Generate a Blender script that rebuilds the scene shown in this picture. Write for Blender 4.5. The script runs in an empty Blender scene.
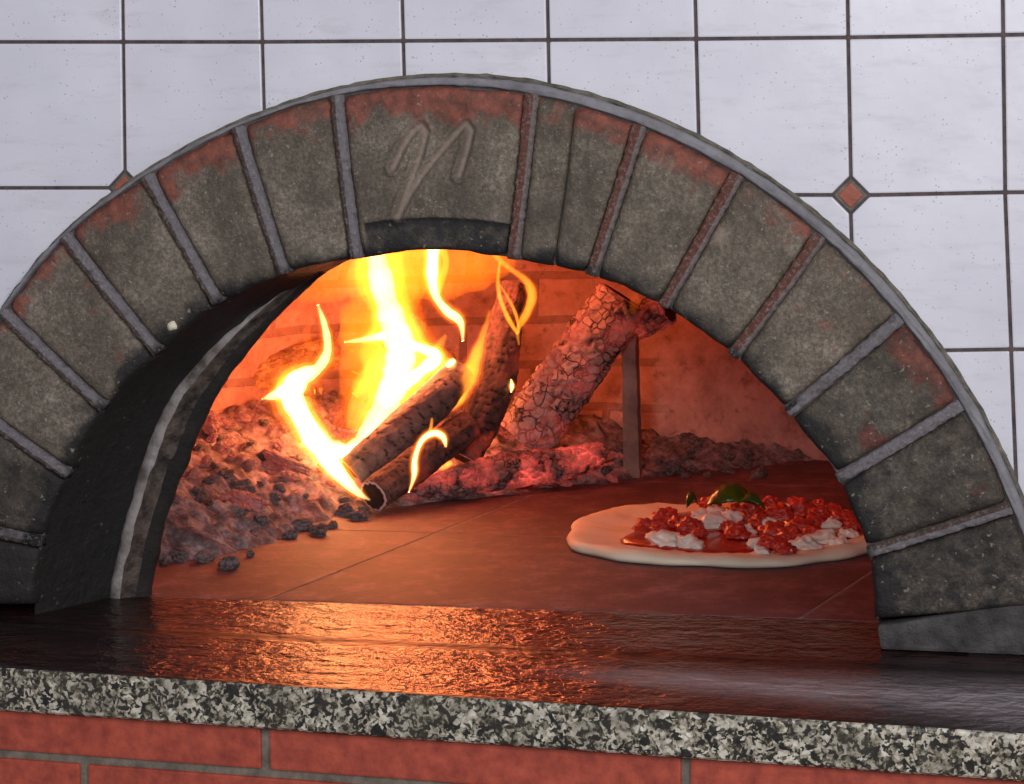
import bpy, bmesh, math, random
from mathutils import Vector, Matrix, noise
random.seed(7)
SC = bpy.context.scene
COL = SC.collection

# ------------------------------------------------------------ camera, world, lights, exposure
FPX = 3000.0
CP = Vector((0.67147761, -2.91364403, 0.00584942))
PSI, PIT, ROL = 0.23943084, 0.11877972, -0.00815007
fw = Vector((-math.sin(PSI)*math.cos(PIT), math.cos(PSI)*math.cos(PIT), -math.sin(PIT)))
r0 = Vector((math.cos(PSI), math.sin(PSI), 0)); u0 = r0.cross(fw)
rt = r0*math.cos(ROL) + u0*math.sin(ROL); up = -r0*math.sin(ROL) + u0*math.cos(ROL)
cam = bpy.data.cameras.new('camera'); co = bpy.data.objects.new('camera', cam); COL.objects.link(co)
cam.sensor_fit = 'HORIZONTAL'; cam.sensor_width = 36; cam.lens = FPX/1024*36; cam.clip_start = .05
co.matrix_world = Matrix(((rt.x, up.x, -fw.x, CP.x), (rt.y, up.y, -fw.y, CP.y), (rt.z, up.z, -fw.z, CP.z), (0, 0, 0, 1)))
SC.camera = co
SC.view_settings.view_transform = 'Standard'; SC.view_settings.look = 'None'
SC.view_settings.gamma = 1; SC.view_settings.use_curve_mapping = False
SC.view_settings.exposure = 0.0
SC.cycles.transparent_max_bounces = 96
SC.cycles.max_bounces = 7
SC.cycles.sample_clamp_indirect = 4.0
w = bpy.data.worlds.new('world'); SC.world = w; w.use_nodes = True
w.node_tree.nodes['Background'].inputs[0].default_value = (.78, .80, .92, 1)
w.node_tree.nodes['Background'].inputs[1].default_value = .36

def area(name, loc, target, size, power, col):
    l = bpy.data.lights.new(name, 'AREA'); l.shape = 'RECTANGLE'; l.size, l.size_y = size; l.energy = power; l.color = col
    o = bpy.data.objects.new(name, l); COL.objects.link(o); o.location = loc
    o.rotation_euler = (Vector(target)-Vector(loc)).to_track_quat('-Z', 'Y').to_euler(); return o
area('window_light', (1.9, -2.9, .95), (0, 0, -.35), (1.0, .8), 60, (1.0, .97, .97))
area('camera_side_light', (.35, -3.2, .35), (0, 0, -.45), (.35, .3), 26, (1.0, .97, .97))
def point(name, loc, power, col, rad):
    l = bpy.data.lights.new(name, 'POINT'); l.energy = power; l.color = col; l.shadow_soft_size = rad
    o = bpy.data.objects.new(name, l); COL.objects.link(o); o.location = loc; return o

# ------------------------------------------------------------ pixel -> place
def ray(x, y): return rt*((x-512)/FPX) - up*((y-392)/FPX) + fw
def onY(x, y, Y=0.0):
    d = ray(x, y); return CP + d*((Y-CP.y)/d.y)
def onZ(x, y, Z=-0.6):
    d = ray(x, y); return CP + d*((Z-CP.z)/d.z)
ZF = -0.6       # hearth level
pxm = lambda Y: (Y-CP.y)/FPX*1.02     # metres per pixel at a depth
def fbm(p, s=1., o=4): return noise.fractal(Vector(p)*s, 1.0, 2.0, o)
def sstep(a, b, x):
    t = max(0, min(1, (x-a)/(b-a))); return t*t*(3-2*t)

# ------------------------------------------------------------ materials
def mat(name):
    m = bpy.data.materials.new(name); m.use_nodes = True; nt = m.node_tree
    return m, nt, nt.nodes['Principled BSDF']
def nd(nt, t, **k):
    n = nt.nodes.new(t)
    for a, b in k.items():
        if a.startswith('i_'):
            s = a[2:]; n.inputs[int(s) if s.isdigit() else s.replace('_', ' ')].default_value = b
        else: setattr(n, a, b)
    return n
def L(nt, a, b): nt.links.new(a, b)
def coord(nt, scale=(1, 1, 1), kind='Object'):
    t = nd(nt, 'ShaderNodeTexCoord'); m = nd(nt, 'ShaderNodeMapping'); m.inputs['Scale'].default_value = scale
    L(nt, t.outputs[kind], m.inputs[0]); return m.outputs[0]
def noi(nt, co_, scale, detail=4, rough=.6):
    n = nd(nt, 'ShaderNodeTexNoise'); n.inputs['Scale'].default_value = scale; n.inputs['Detail'].default_value = detail
    n.inputs['Roughness'].default_value = rough; L(nt, co_, n.inputs['Vector']); return n.outputs['Fac']
def ramp(nt, fac, stops):
    n = nd(nt, 'ShaderNodeValToRGB'); e = n.color_ramp.elements
    while len(e) < len(stops): e.new(.5)
    for i, (p, c) in enumerate(stops):
        e[i].position = p; e[i].color = (c if len(c) == 4 else (*c, 1)) if isinstance(c, tuple) else (c, c, c, 1)
    L(nt, fac, n.inputs[0]); return n.outputs[0]
def mixc(nt, f, a, b, mode='MIX'):
    n = nd(nt, 'ShaderNodeMix', data_type='RGBA', blend_type=mode)
    for s, v in ((0, f), (6, a), (7, b)):
        if hasattr(v, 'links') or isinstance(v, bpy.types.NodeSocket): L(nt, v, n.inputs[s])
        else: n.inputs[s].default_value = v if s == 0 else (*v, 1) if len(v) == 3 else v
    return n.outputs[2]
def math_(nt, op, a, b=0., clamp=False):
    n = nd(nt, 'ShaderNodeMath', operation=op, use_clamp=clamp)
    for i, v in enumerate((a, b)):
        if isinstance(v, bpy.types.NodeSocket): L(nt, v, n.inputs[i])
        else: n.inputs[i].default_value = v
    return n.outputs[0]
def bump(nt, b, h, strength=.5, dist=.004):
    n = nd(nt, 'ShaderNodeBump'); n.inputs['Strength'].default_value = strength; n.inputs['Distance'].default_value = dist
    L(nt, h, n.inputs['Height']); L(nt, n.outputs[0], b.inputs['Normal']); return n
def srgb(r, g, b):
    f = lambda c: (c/255/12.92 if c/255 <= .04045 else ((c/255+.055)/1.055)**2.4)
    return (f(r), f(g), f(b))

def m_tile():
    m, nt, b = mat('glazed_tile'); c = coord(nt)
    base = ramp(nt, noi(nt, c, 5, 3), [(.3, srgb(196, 196, 205)), (.7, srgb(214, 214, 222))])
    v = nd(nt, 'ShaderNodeTexVoronoi', i_Scale=190); L(nt, c, v.inputs['Vector'])
    sp = math_(nt, 'MULTIPLY', ramp(nt, v.outputs['Distance'], [(.10, 1.), (.2, 0.)]), ramp(nt, noi(nt, c, 40, 3), [(.44, 0.), (.6, 1.)]))
    c2 = coord(nt, (3, 3, 14)); sm = ramp(nt, noi(nt, c2, 4, 5, .7), [(.52, 0.), (.75, 1.)])
    col = mixc(nt, math_(nt, 'MULTIPLY', sm, .35), base, srgb(165, 158, 158))
    col = mixc(nt, math_(nt, 'MULTIPLY', sp, .6), col, srgb(120, 105, 100))
    L(nt, col, b.inputs['Base Color']); b.inputs['Roughness'].default_value = .32
    bump(nt, b, noi(nt, c, 30, 2), .15, .002); return m
def m_simple(name, c1, c2, scale, rough=.8, bs=.5, bd=.003, detail=6, stops=(.3, .7), bscale=None, metallic=0):
    m, nt, b = mat(name); c = coord(nt)
    L(nt, ramp(nt, noi(nt, c, scale, detail), [(stops[0], c1), (stops[1], c2)]), b.inputs['Base Color'])
    b.inputs['Roughness'].default_value = rough; b.inputs['Metallic'].default_value = metallic
    bump(nt, b, noi(nt, c, bscale or scale*3, 6, .7), bs, bd); return m
def m_brick():
    m, nt, b = mat('sooty_arch_brick'); c = coord(nt)
    base = ramp(nt, noi(nt, c, 14, 6, .7), [(.26, srgb(66, 56, 47)), (.45, srgb(104, 93, 80)), (.6, srgb(134, 123, 109)), (.76, srgb(172, 162, 150))])
    base = mixc(nt, math_(nt, 'MULTIPLY', ramp(nt, noi(nt, c, 90, 4, .7), [(.4, 0.), (.7, 1.)]), .45), base, srgb(60, 56, 46))
    base = mixc(nt, ramp(nt, noi(nt, c, 260, 3, .8), [(.42, .6), (.62, 0.)]), base, srgb(58, 50, 40))
    base = mixc(nt, ramp(nt, noi(nt, c, 330, 2, .8), [(.6, 0.), (.75, .35)]), base, srgb(168, 156, 140))
    at = nd(nt, 'ShaderNodeAttribute', attribute_name='mask'); s = nd(nt, 'ShaderNodeSeparateColor'); L(nt, at.outputs['Color'], s.inputs[0])
    n1 = noi(nt, c, 55, 8, .8)
    red = ramp(nt, math_(nt, 'ADD', s.outputs[0], math_(nt, 'MULTIPLY', math_(nt, 'SUBTRACT', n1, .5), 2.2)), [(.45, 0.), (.75, .85)])
    rc = ramp(nt, noi(nt, c, 70, 4), [(.3, srgb(80, 38, 30)), (.7, srgb(146, 76, 58))])
    col = mixc(nt, red, base, rc)
    soot = ramp(nt, math_(nt, 'ADD', s.outputs[1], math_(nt, 'MULTIPLY', math_(nt, 'SUBTRACT', noi(nt, c, 60, 8, .8), .5), 1.5)), [(.15, 0.), (.8, .96)])
    col = mixc(nt, soot, col, (.006, .005, .005))
    col = mixc(nt, s.outputs[2], col, srgb(138, 122, 110))
    pit = ramp(nt, noi(nt, c, 170, 2), [(.66, 0.), (.74, 1.)])
    col = mixc(nt, math_(nt, 'MULTIPLY', pit, .5), col, srgb(160, 150, 135))
    L(nt, col, b.inputs['Base Color']); b.inputs['Roughness'].default_value = .72
    bump(nt, b, math_(nt, 'ADD', noi(nt, c, 60, 8, .75), noi(nt, c, 260, 3)), .55, .0028); return m
def m_soot():
    m, nt, b = mat('black_soot'); c = coord(nt)
    col = ramp(nt, noi(nt, c, 60, 8, .75), [(.4, (.005, .005, .005)), (.8, srgb(36, 32, 30))])
    v = nd(nt, 'ShaderNodeTexVoronoi', i_Scale=70.); L(nt, c, v.inputs['Vector'])
    sp = math_(nt, 'MULTIPLY', ramp(nt, v.outputs['Distance'], [(.09, 1.), (.16, 0.)]), ramp(nt, noi(nt, c, 22, 3), [(.52, 0.), (.6, .6)]))
    L(nt, mixc(nt, sp, col, srgb(150, 144, 140)), b.inputs['Base Color']); b.inputs['Roughness'].default_value = .6
    bump(nt, b, noi(nt, c, 90, 7, .75), .9, .006); return m
def m_joint(name, c1, c2):
    m, nt, b = mat(name); c = coord(nt)
    at = nd(nt, 'ShaderNodeAttribute', attribute_name='mask'); s = nd(nt, 'ShaderNodeSeparateColor'); L(nt, at.outputs['Color'], s.inputs[0])
    col = mixc(nt, ramp(nt, math_(nt, 'ADD', s.outputs[0], math_(nt, 'MULTIPLY', math_(nt, 'SUBTRACT', noi(nt, c, 45, 5), .5), 1.2)), [(.35, 0.), (.65, 1.)]), c1, c2)
    col = mixc(nt, ramp(nt, math_(nt, 'ADD', s.outputs[1], math_(nt, 'MULTIPLY', math_(nt, 'SUBTRACT', noi(nt, c, 60, 5), .5), 1.2)), [(.45, 0.), (.8, 1.)]), col, (.008, .007, .007))
    L(nt, col, b.inputs['Base Color']); b.inputs['Roughness'].default_value = .65
    col2 = mixc(nt, ramp(nt, noi(nt, c, 240, 4, .8), [(.5, 0.), (.68, .55)]), col, srgb(176, 170, 168)); col2 = mixc(nt, ramp(nt, noi(nt, c, 130, 5, .8), [(.3, .6), (.48, 0.)]), col2, srgb(58, 48, 44)); L(nt, col2, b.inputs['Base Color'])
    bump(nt, b, noi(nt, c, 160, 6, .8), 1., .005); return m
def m_granite():
    m, nt, b = mat('speckled_granite'); c = coord(nt)
    wn = nd(nt, 'ShaderNodeTexNoise'); wn.inputs['Scale'].default_value = 90; wn.inputs['Detail'].default_value = 4; L(nt, c, wn.inputs['Vector'])
    wv = nd(nt, 'ShaderNodeVectorMath', operation='SCALE'); wv.inputs['Scale'].default_value = .018; L(nt, wn.outputs['Color'], wv.inputs[0])
    wa = nd(nt, 'ShaderNodeVectorMath', operation='ADD'); L(nt, c, wa.inputs[0]); L(nt, wv.outputs[0], wa.inputs[1])
    v = nd(nt, 'ShaderNodeTexVoronoi', i_Scale=260.); L(nt, wa.outputs[0], v.inputs['Vector'])
    vc = nd(nt, 'ShaderNodeSeparateColor'); L(nt, v.outputs['Color'], vc.inputs[0])
    f = math_(nt, 'ADD', math_(nt, 'MULTIPLY', vc.outputs[0], .30), math_(nt, 'MULTIPLY', noi(nt, c, 62, 6, .75), .80))
    col = ramp(nt, f, [(.36, srgb(16, 16, 14)), (.51, srgb(40, 38, 30)), (.56, srgb(120, 112, 94)), (.66, srgb(186, 178, 160)), (.85, srgb(222, 218, 208))])
    col = mixc(nt, math_(nt, 'MULTIPLY', ramp(nt, noi(nt, c, 28, 4), [(.45, 0.), (.62, 1.)]), .5), col, srgb(64, 58, 44))
    L(nt, col, b.inputs['Base Color']); b.inputs['Roughness'].default_value = .35
    bump(nt, b, noi(nt, c, 120, 3), .2, .002); return m
def m_top():
    # worn, greasy ledge top: dark brown stone, long wipe marks along the ledge, pale band painted along its right
    m, nt, b = mat('greasy_dark_stone'); c = coord(nt)
    cs = coord(nt, (1.3, 9, 9)); st = noi(nt, cs, 9, 6, .7)
    col = ramp(nt, st, [(.3, srgb(22, 13, 13)), (.55, srgb(46, 28, 27)), (.75, srgb(72, 46, 43))])
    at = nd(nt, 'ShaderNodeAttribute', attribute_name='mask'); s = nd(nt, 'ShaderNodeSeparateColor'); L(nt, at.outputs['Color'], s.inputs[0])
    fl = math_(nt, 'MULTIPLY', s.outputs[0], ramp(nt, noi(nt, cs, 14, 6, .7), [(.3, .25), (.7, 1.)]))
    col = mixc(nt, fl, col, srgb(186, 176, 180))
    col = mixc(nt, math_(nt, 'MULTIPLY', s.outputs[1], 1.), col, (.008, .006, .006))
    L(nt, col, b.inputs['Base Color'])
    rgh = ramp(nt, noi(nt, cs, 16, 5, .7), [(.3, .08), (.7, .17)])
    L(nt, math_(nt, 'ADD', rgh, math_(nt, 'MULTIPLY', s.outputs[1], .35)), b.inputs['Roughness'])
    L(nt, ramp(nt, noi(nt, coord(nt, (1, 6, 6)), 13, 6, .75), [(.38, .06), (.58, .62)]), b.inputs['Specular IOR Level'])
    cb = coord(nt, (1, 1.0, 1)); bump(nt, b, math_(nt, 'ADD', noi(nt, cb, 34, 3, .5), math_(nt, 'MULTIPLY', noi(nt, cb, 110, 3), .38)), 1., .0075); return m
def m_hearth():
    m, nt, b = mat('hearth_stone'); c = coord(nt)
    cs = coord(nt, (1, .8, 1))
    col = ramp(nt, noi(nt, cs, 17, 9, .8), [(.32, srgb(56, 30, 38)), (.5, srgb(92, 54, 62)), (.68, srgb(140, 98, 104))])
    col = mixc(nt, ramp(nt, noi(nt, cs, 110, 5, .8), [(.54, 0.), (.66, .8)]), col, srgb(44, 26, 28))
    fl = nd(nt, 'ShaderNodeSeparateXYZ'); L(nt, c, fl.inputs[0])
    L(nt, col, b.inputs['Base Color']); b.inputs['Roughness'].default_value = .55
    bump(nt, b, noi(nt, c, 90, 8, .8), .7, .004); return m
def m_dome():
    m, nt, b = mat('oven_lining'); c = coord(nt)
    col = ramp(nt, noi(nt, c, 11, 8, .75), [(.28, srgb(128, 88, 80)), (.5, srgb(186, 140, 130)), (.75, srgb(214, 178, 168))])
    col = mixc(nt, ramp(nt, noi(nt, c, 50, 5, .7), [(.55, 0.), (.7, .6)]), col, srgb(92, 58, 52))
    uv = coord(nt, kind='UV')
    br = nd(nt, 'ShaderNodeTexBrick', i_Scale=1., i_Mortar_Size=.006, i_Brick_Width=.21, i_Row_Height=.065); L(nt, uv, br.inputs['Vector'])
    sx = nd(nt, 'ShaderNodeSeparateXYZ'); L(nt, c, sx.inputs[0]); g = ramp(nt, math_(nt, 'ADD', sx.outputs[0], .5), [(.34, 1.), (.38, 0.)])
    bf = math_(nt, 'MULTIPLY', br.outputs['Fac'], g)
    col = mixc(nt, math_(nt, 'MULTIPLY', bf, .4), col, srgb(60, 38, 34))
    L(nt, col, b.inputs['Base Color']); b.inputs['Roughness'].default_value = .9
    h = math_(nt, 'SUBTRACT', noi(nt, c, 40, 8, .75), math_(nt, 'MULTIPLY', bf, .5)); bump(nt, b, h, .8, .006); return m
def m_ash():
    m, nt, b = mat('ash_and_embers'); c = coord(nt)
    at = nd(nt, 'ShaderNodeAttribute', attribute_name='mask'); s = nd(nt, 'ShaderNodeSeparateColor'); L(nt, at.outputs['Color'], s.inputs[0])
    col = ramp(nt, noi(nt, c, 42, 8, .75), [(.32, srgb(52, 42, 44)), (.48, srgb(122, 104, 106)), (.66, srgb(196, 180, 180))])
    L(nt, col, b.inputs['Base Color']); b.inputs['Roughness'].default_value = .95
    v = nd(nt, 'ShaderNodeTexVoronoi', i_Scale=60., feature='F1'); L(nt, c, v.inputs['Vector'])
    g = math_(nt, 'MULTIPLY', ramp(nt, noi(nt, c, 26, 5, .7), [(.46, 0.), (.62, 1.)]), ramp(nt, v.outputs['Distance'], [(.2, .25), (.6, 1.)]))
    g = math_(nt, 'MULTIPLY', g, s.outputs[0])
    b.inputs['Emission Color'].default_value = (1., .13, .085, 1); L(nt, math_(nt, 'MULTIPLY', g, 1.5), b.inputs['Emission Strength'])
    bump(nt, b, noi(nt, c, 110, 8, .8), 1., .006); return m
def m_char(name, c1, c2, c3, em=0., emc=(1, .12, .05), thr=(.5, .7), vs=0, vt=.07):
    # charred wood: colour and glow follow the cracks cut into the mesh (mask R = depth of crack)
    m, nt, b = mat(name); c = coord(nt)
    at = nd(nt, 'ShaderNodeAttribute', attribute_name='mask'); s = nd(nt, 'ShaderNodeSeparateColor'); L(nt, at.outputs['Color'], s.inputs[0])
    col = ramp(nt, noi(nt, c, 45, 6, .7), [(.3, c1), (.7, c2)])
    hh = noi(nt, c, 150, 6, .75)
    if vs:
        wn = nd(nt, 'ShaderNodeTexNoise'); wn.inputs['Scale'].default_value = vs*.8; wn.inputs['Detail'].default_value = 4; L(nt, c, wn.inputs['Vector'])
        wv = nd(nt, 'ShaderNodeVectorMath', operation='SCALE'); wv.inputs['Scale'].default_value = .9/vs; L(nt, wn.outputs['Color'], wv.inputs[0])
        wa = nd(nt, 'ShaderNodeVectorMath', operation='ADD'); L(nt, c, wa.inputs[0]); L(nt, wv.outputs[0], wa.inputs[1])
        v = nd(nt, 'ShaderNodeTexVoronoi', i_Scale=vs, feature='DISTANCE_TO_EDGE'); L(nt, wa.outputs[0], v.inputs['Vector'])
        v2 = nd(nt, 'ShaderNodeTexVoronoi', i_Scale=vs); L(nt, wa.outputs[0], v2.inputs['Vector']); vc = nd(nt, 'ShaderNodeSeparateColor'); L(nt, v2.outputs['Color'], vc.inputs[0])
        ck = math_(nt, 'MAXIMUM', ramp(nt, v.outputs['Distance'], [(.0, 0.), (vt, 1.)]), ramp(nt, noi(nt, c, vs*.35, 3), [(.42, 0.), (.62, .85)]))
        col = mixc(nt, math_(nt, 'MULTIPLY', vc.outputs[0], .55), col, c2)
        col = mixc(nt, ck, c3, col); hh = math_(nt, 'ADD', math_(nt, 'MULTIPLY', hh, .5), math_(nt, 'ADD', ck, math_(nt, 'MULTIPLY', vc.outputs[1], 1.2)))
    col = mixc(nt, s.outputs[0], col, c3); L(nt, col, b.inputs['Base Color']); b.inputs['Roughness'].default_value = .85
    if em:
        g = math_(nt, 'MULTIPLY', ramp(nt, noi(nt, c, 20, 4), [(thr[0], 0.), (thr[1], 1.)]), math_(nt, 'ADD', s.outputs[0], .35))
        b.inputs['Emission Color'].default_value = (*emc, 1); L(nt, math_(nt, 'MULTIPLY', g, em), b.inputs['Emission Strength'])
    bump(nt, b, hh, .9, .004); return m
def m_vol(name, col, strength):
    m = bpy.data.materials.new(name); m.use_nodes = True; nt = m.node_tree
    nt.nodes.remove(nt.nodes['Principled BSDF'])
    e = nd(nt, 'ShaderNodeEmission'); e.inputs[0].default_value = (*col, 1); e.inputs[1].default_value = strength
    L(nt, e.outputs[0], nt.nodes['Material Output'].inputs['Volume']); return m

M = dict(
    tile=m_tile(),
    grout=m_simple('dark_grout', srgb(44, 34, 38), srgb(92, 76, 74), 60, .6, .6),
    inset=m_simple('terracotta_inset', srgb(128, 62, 44), srgb(158, 84, 62), 40, .5, .3),
    brick=m_brick(),
    joint=m_joint('grey_mortar', srgb(128, 122, 126), srgb(84, 66, 58)),
    joint_r=m_joint('rusty_mortar', srgb(128, 116, 112), srgb(112, 66, 52)),
    mortar=m_simple('mortar_bed', srgb(60, 55, 54), srgb(96, 90, 90), 50, .8, .8),
    ringm=m_simple('mortar_ring', srgb(104, 102, 106), srgb(136, 133, 138), 45, .7, .6),
    ringd=m_simple('dirty_tile_edge', srgb(70, 66, 56), srgb(128, 122, 112), 60, .8, .8),
    soot=m_soot(),
    rim=m_simple('rim_cast_iron', srgb(70, 62, 58), srgb(150, 142, 140), 34, .5, .6, .004, 8, (.35, .62), 70),
    rimd=m_simple('rim_scorched', (.006, .005, .005), srgb(44, 38, 34), 40, .8, .9, .006),
    rimm=m_simple('rim_rusty', srgb(34, 28, 25), srgb(104, 90, 80), 55, .6, .8, .005, 8, (.38, .7)),
    granite=m_granite(), top=m_top(), hearth=m_hearth(),
    hjoint=m_simple('hearth_joint', srgb(90, 78, 78), srgb(150, 138, 134), 60, .8, .5),
    basebrick=m_simple('base_brick', srgb(128, 46, 32), srgb(176, 76, 54), 60, .75, .4),
    basemortar=m_simple('base_mortar', srgb(84, 76, 66), srgb(128, 118, 106), 60, .85, .7),
    dome=m_dome(), ash=m_ash(),
    post=m_simple('scorched_iron_post', srgb(120, 88, 80), srgb(190, 150, 136), 22, .8, .7),
    log_ash=m_char('ashen_charred_wood', srgb(214, 190, 184), srgb(166, 132, 126), srgb(58, 34, 32), .42, emc=(1, .10, .07), thr=(.42, .66), vs=70, vt=.09),
    log_grey=m_char('grey_charred_bark', srgb(92, 74, 74), srgb(156, 134, 132), srgb(12, 8, 8)),
    log_dark=m_char('black_charred_wood', srgb(56, 40, 40), srgb(128, 94, 90), srgb(8, 5, 5), .35, (1, .08, .03), (.5, .7)),
    log_glow=m_char('glowing_charred_wood', srgb(120, 84, 74), srgb(84, 52, 44), srgb(24, 10, 8), 1.8, (1, .14, .02), (.35, .65), vs=65),
    log_pink=m_char('glowing_ash_log', srgb(176, 140, 140), srgb(140, 98, 98), srgb(90, 34, 32), 1.3, (1, .10, .07), (.46, .66), vs=85, vt=.06),
    ember=m_char('ember', srgb(190, 160, 160), srgb(140, 104, 104), srgb(80, 30, 28), .8, (1, .14, .10), (.45, .7), vs=1.1, vt=.05),
    coal=m_char('cold_coal', srgb(110, 96, 98), srgb(176, 160, 160), srgb(84, 70, 70)),
    endring=m_simple('pale_log_end', srgb(186, 150, 150), srgb(222, 184, 180), 40, .8),
    endcore=m_simple('burnt_log_core', srgb(28, 12, 12), srgb(60, 26, 24), 60, .9),
)

# ------------------------------------------------------------ mesh helpers
def obj(name, verts, faces, m, parent=None, mask=None, uv=None, smooth=True, mats=None, midx=None):
    me = bpy.data.meshes.new(name); me.from_pydata([tuple(v) for v in verts], [], faces)
    me.materials.append(m)
    if mats:
        for k in mats: me.materials.append(k)
    if midx: me.polygons.foreach_set('material_index', midx)
    if smooth: me.polygons.foreach_set('use_smooth', [True]*len(me.polygons))
    if mask:
        a = me.color_attributes.new('mask', 'FLOAT_COLOR', 'POINT')
        for i, c in enumerate(mask): a.data[i].color = (*c, 1)
    if uv:
        l = me.uv_layers.new(name='UVMap')
        for lp in me.loops: l.data[lp.index].uv = uv[lp.vertex_index]
    me.validate(); me.update()
    bm = bmesh.new(); bm.from_mesh(me); bmesh.ops.recalc_face_normals(bm, faces=bm.faces); bm.to_mesh(me); bm.free()
    o = bpy.data.objects.new(name, me); COL.objects.link(o)
    if parent: o.parent = parent
    return o
def thing(name, label, cat, loc=(0, 0, 0), group=None):
    o = bpy.data.objects.new(name, None); COL.objects.link(o); o.location = loc; o.empty_display_size = .05
    o['label'] = label; o['category'] = cat
    if group: o['group'] = group
    return o
def tag(o, label, cat, group=None, kind=None):
    o['label'] = label; o['category'] = cat
    if group: o['group'] = group
    if kind: o['kind'] = kind
    return o
def struct(o): o['kind'] = 'structure'; return o
def rel(o, parent):      # keep world placement when parented to a thing with a location
    o.parent = parent; o.matrix_parent_inverse = Matrix.Translation(-Vector(parent.location)); return o
def box(x0, x1, y0, y1, z0, z1):
    v = [(x, y, z) for x in (x0, x1) for y in (y0, y1) for z in (z0, z1)]
    f = [(0, 1, 3, 2), (4, 6, 7, 5), (0, 4, 5, 1), (2, 3, 7, 6), (0, 2, 6, 4), (1, 5, 7, 3)]
    return v, f
def join(parts):
    V, F = [], []
    for v, f in parts:
        n = len(V); V += list(v); F += [tuple(i+n for i in q) for q in f]
    return V, F
def hexa(p, y0, y1):     # prism of quad p (list of x,z) between y0 and y1
    n = len(p); v = [(a[0], y0, a[1]) for a in p] + [(a[0], y1, a[1]) for a in p]
    f = [tuple(range(n)), tuple(range(2*n-1, n-1, -1))] + [(i, i+n, (i+1) % n+n, (i+1) % n) for i in range(n)]
    return v, f
def bevel_mesh(o, w_, seg=2, ang=.6):
    b = bmesh.new(); b.from_mesh(o.data)
    es = [e for e in b.edges if len(e.link_faces) == 2 and e.calc_face_angle(0) > ang]
    bmesh.ops.bevel(b, geom=es, offset=w_, segments=seg, affect='EDGES', profile=.6)
    b.to_mesh(o.data); b.free(); return o

# ------------------------------------------------------------ arch outlines (traced on the wall plane)
YF = -.014       # face of the arch bricks
CX, CZ = -.115, -.629
J = [((-70, 612), (33, 612)), ((-66, 520), (42, 543)), ((-38, 398), (69, 476)), ((2, 312), (104, 409)), ((64, 236), (158, 354)),
     ((146, 176), (218, 305)), ((237, 127), (284, 276)), ((336, 95), (356, 261)), ((531, 94), (512, 261)), ((574, 104), (552, 267)),
     ((639, 125), (590, 277)), ((737, 174), (662, 308)), ((820, 235), (731, 357)), ((900, 318), (786, 414)), ((961, 405), (836, 480)),
     ((1011, 508), (866, 553)), ((1045, 612), (873, 627))]
def pol(p):      # pixel -> (angle, radius) about the arch centre on the brick face
    v = onY(p[0], p[1], YF); return math.atan2(v.x-CX, v.z-CZ), math.hypot(v.x-CX, v.z-CZ)
JP = [(pol(a), pol(b)) for a, b in J]
def P(a, r, y): return Vector((CX+math.sin(a)*r, y, CZ+math.cos(a)*r))
def unwrap(a0, a1): return a1+2*math.pi if a1 < a0-math.pi else a1

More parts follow.
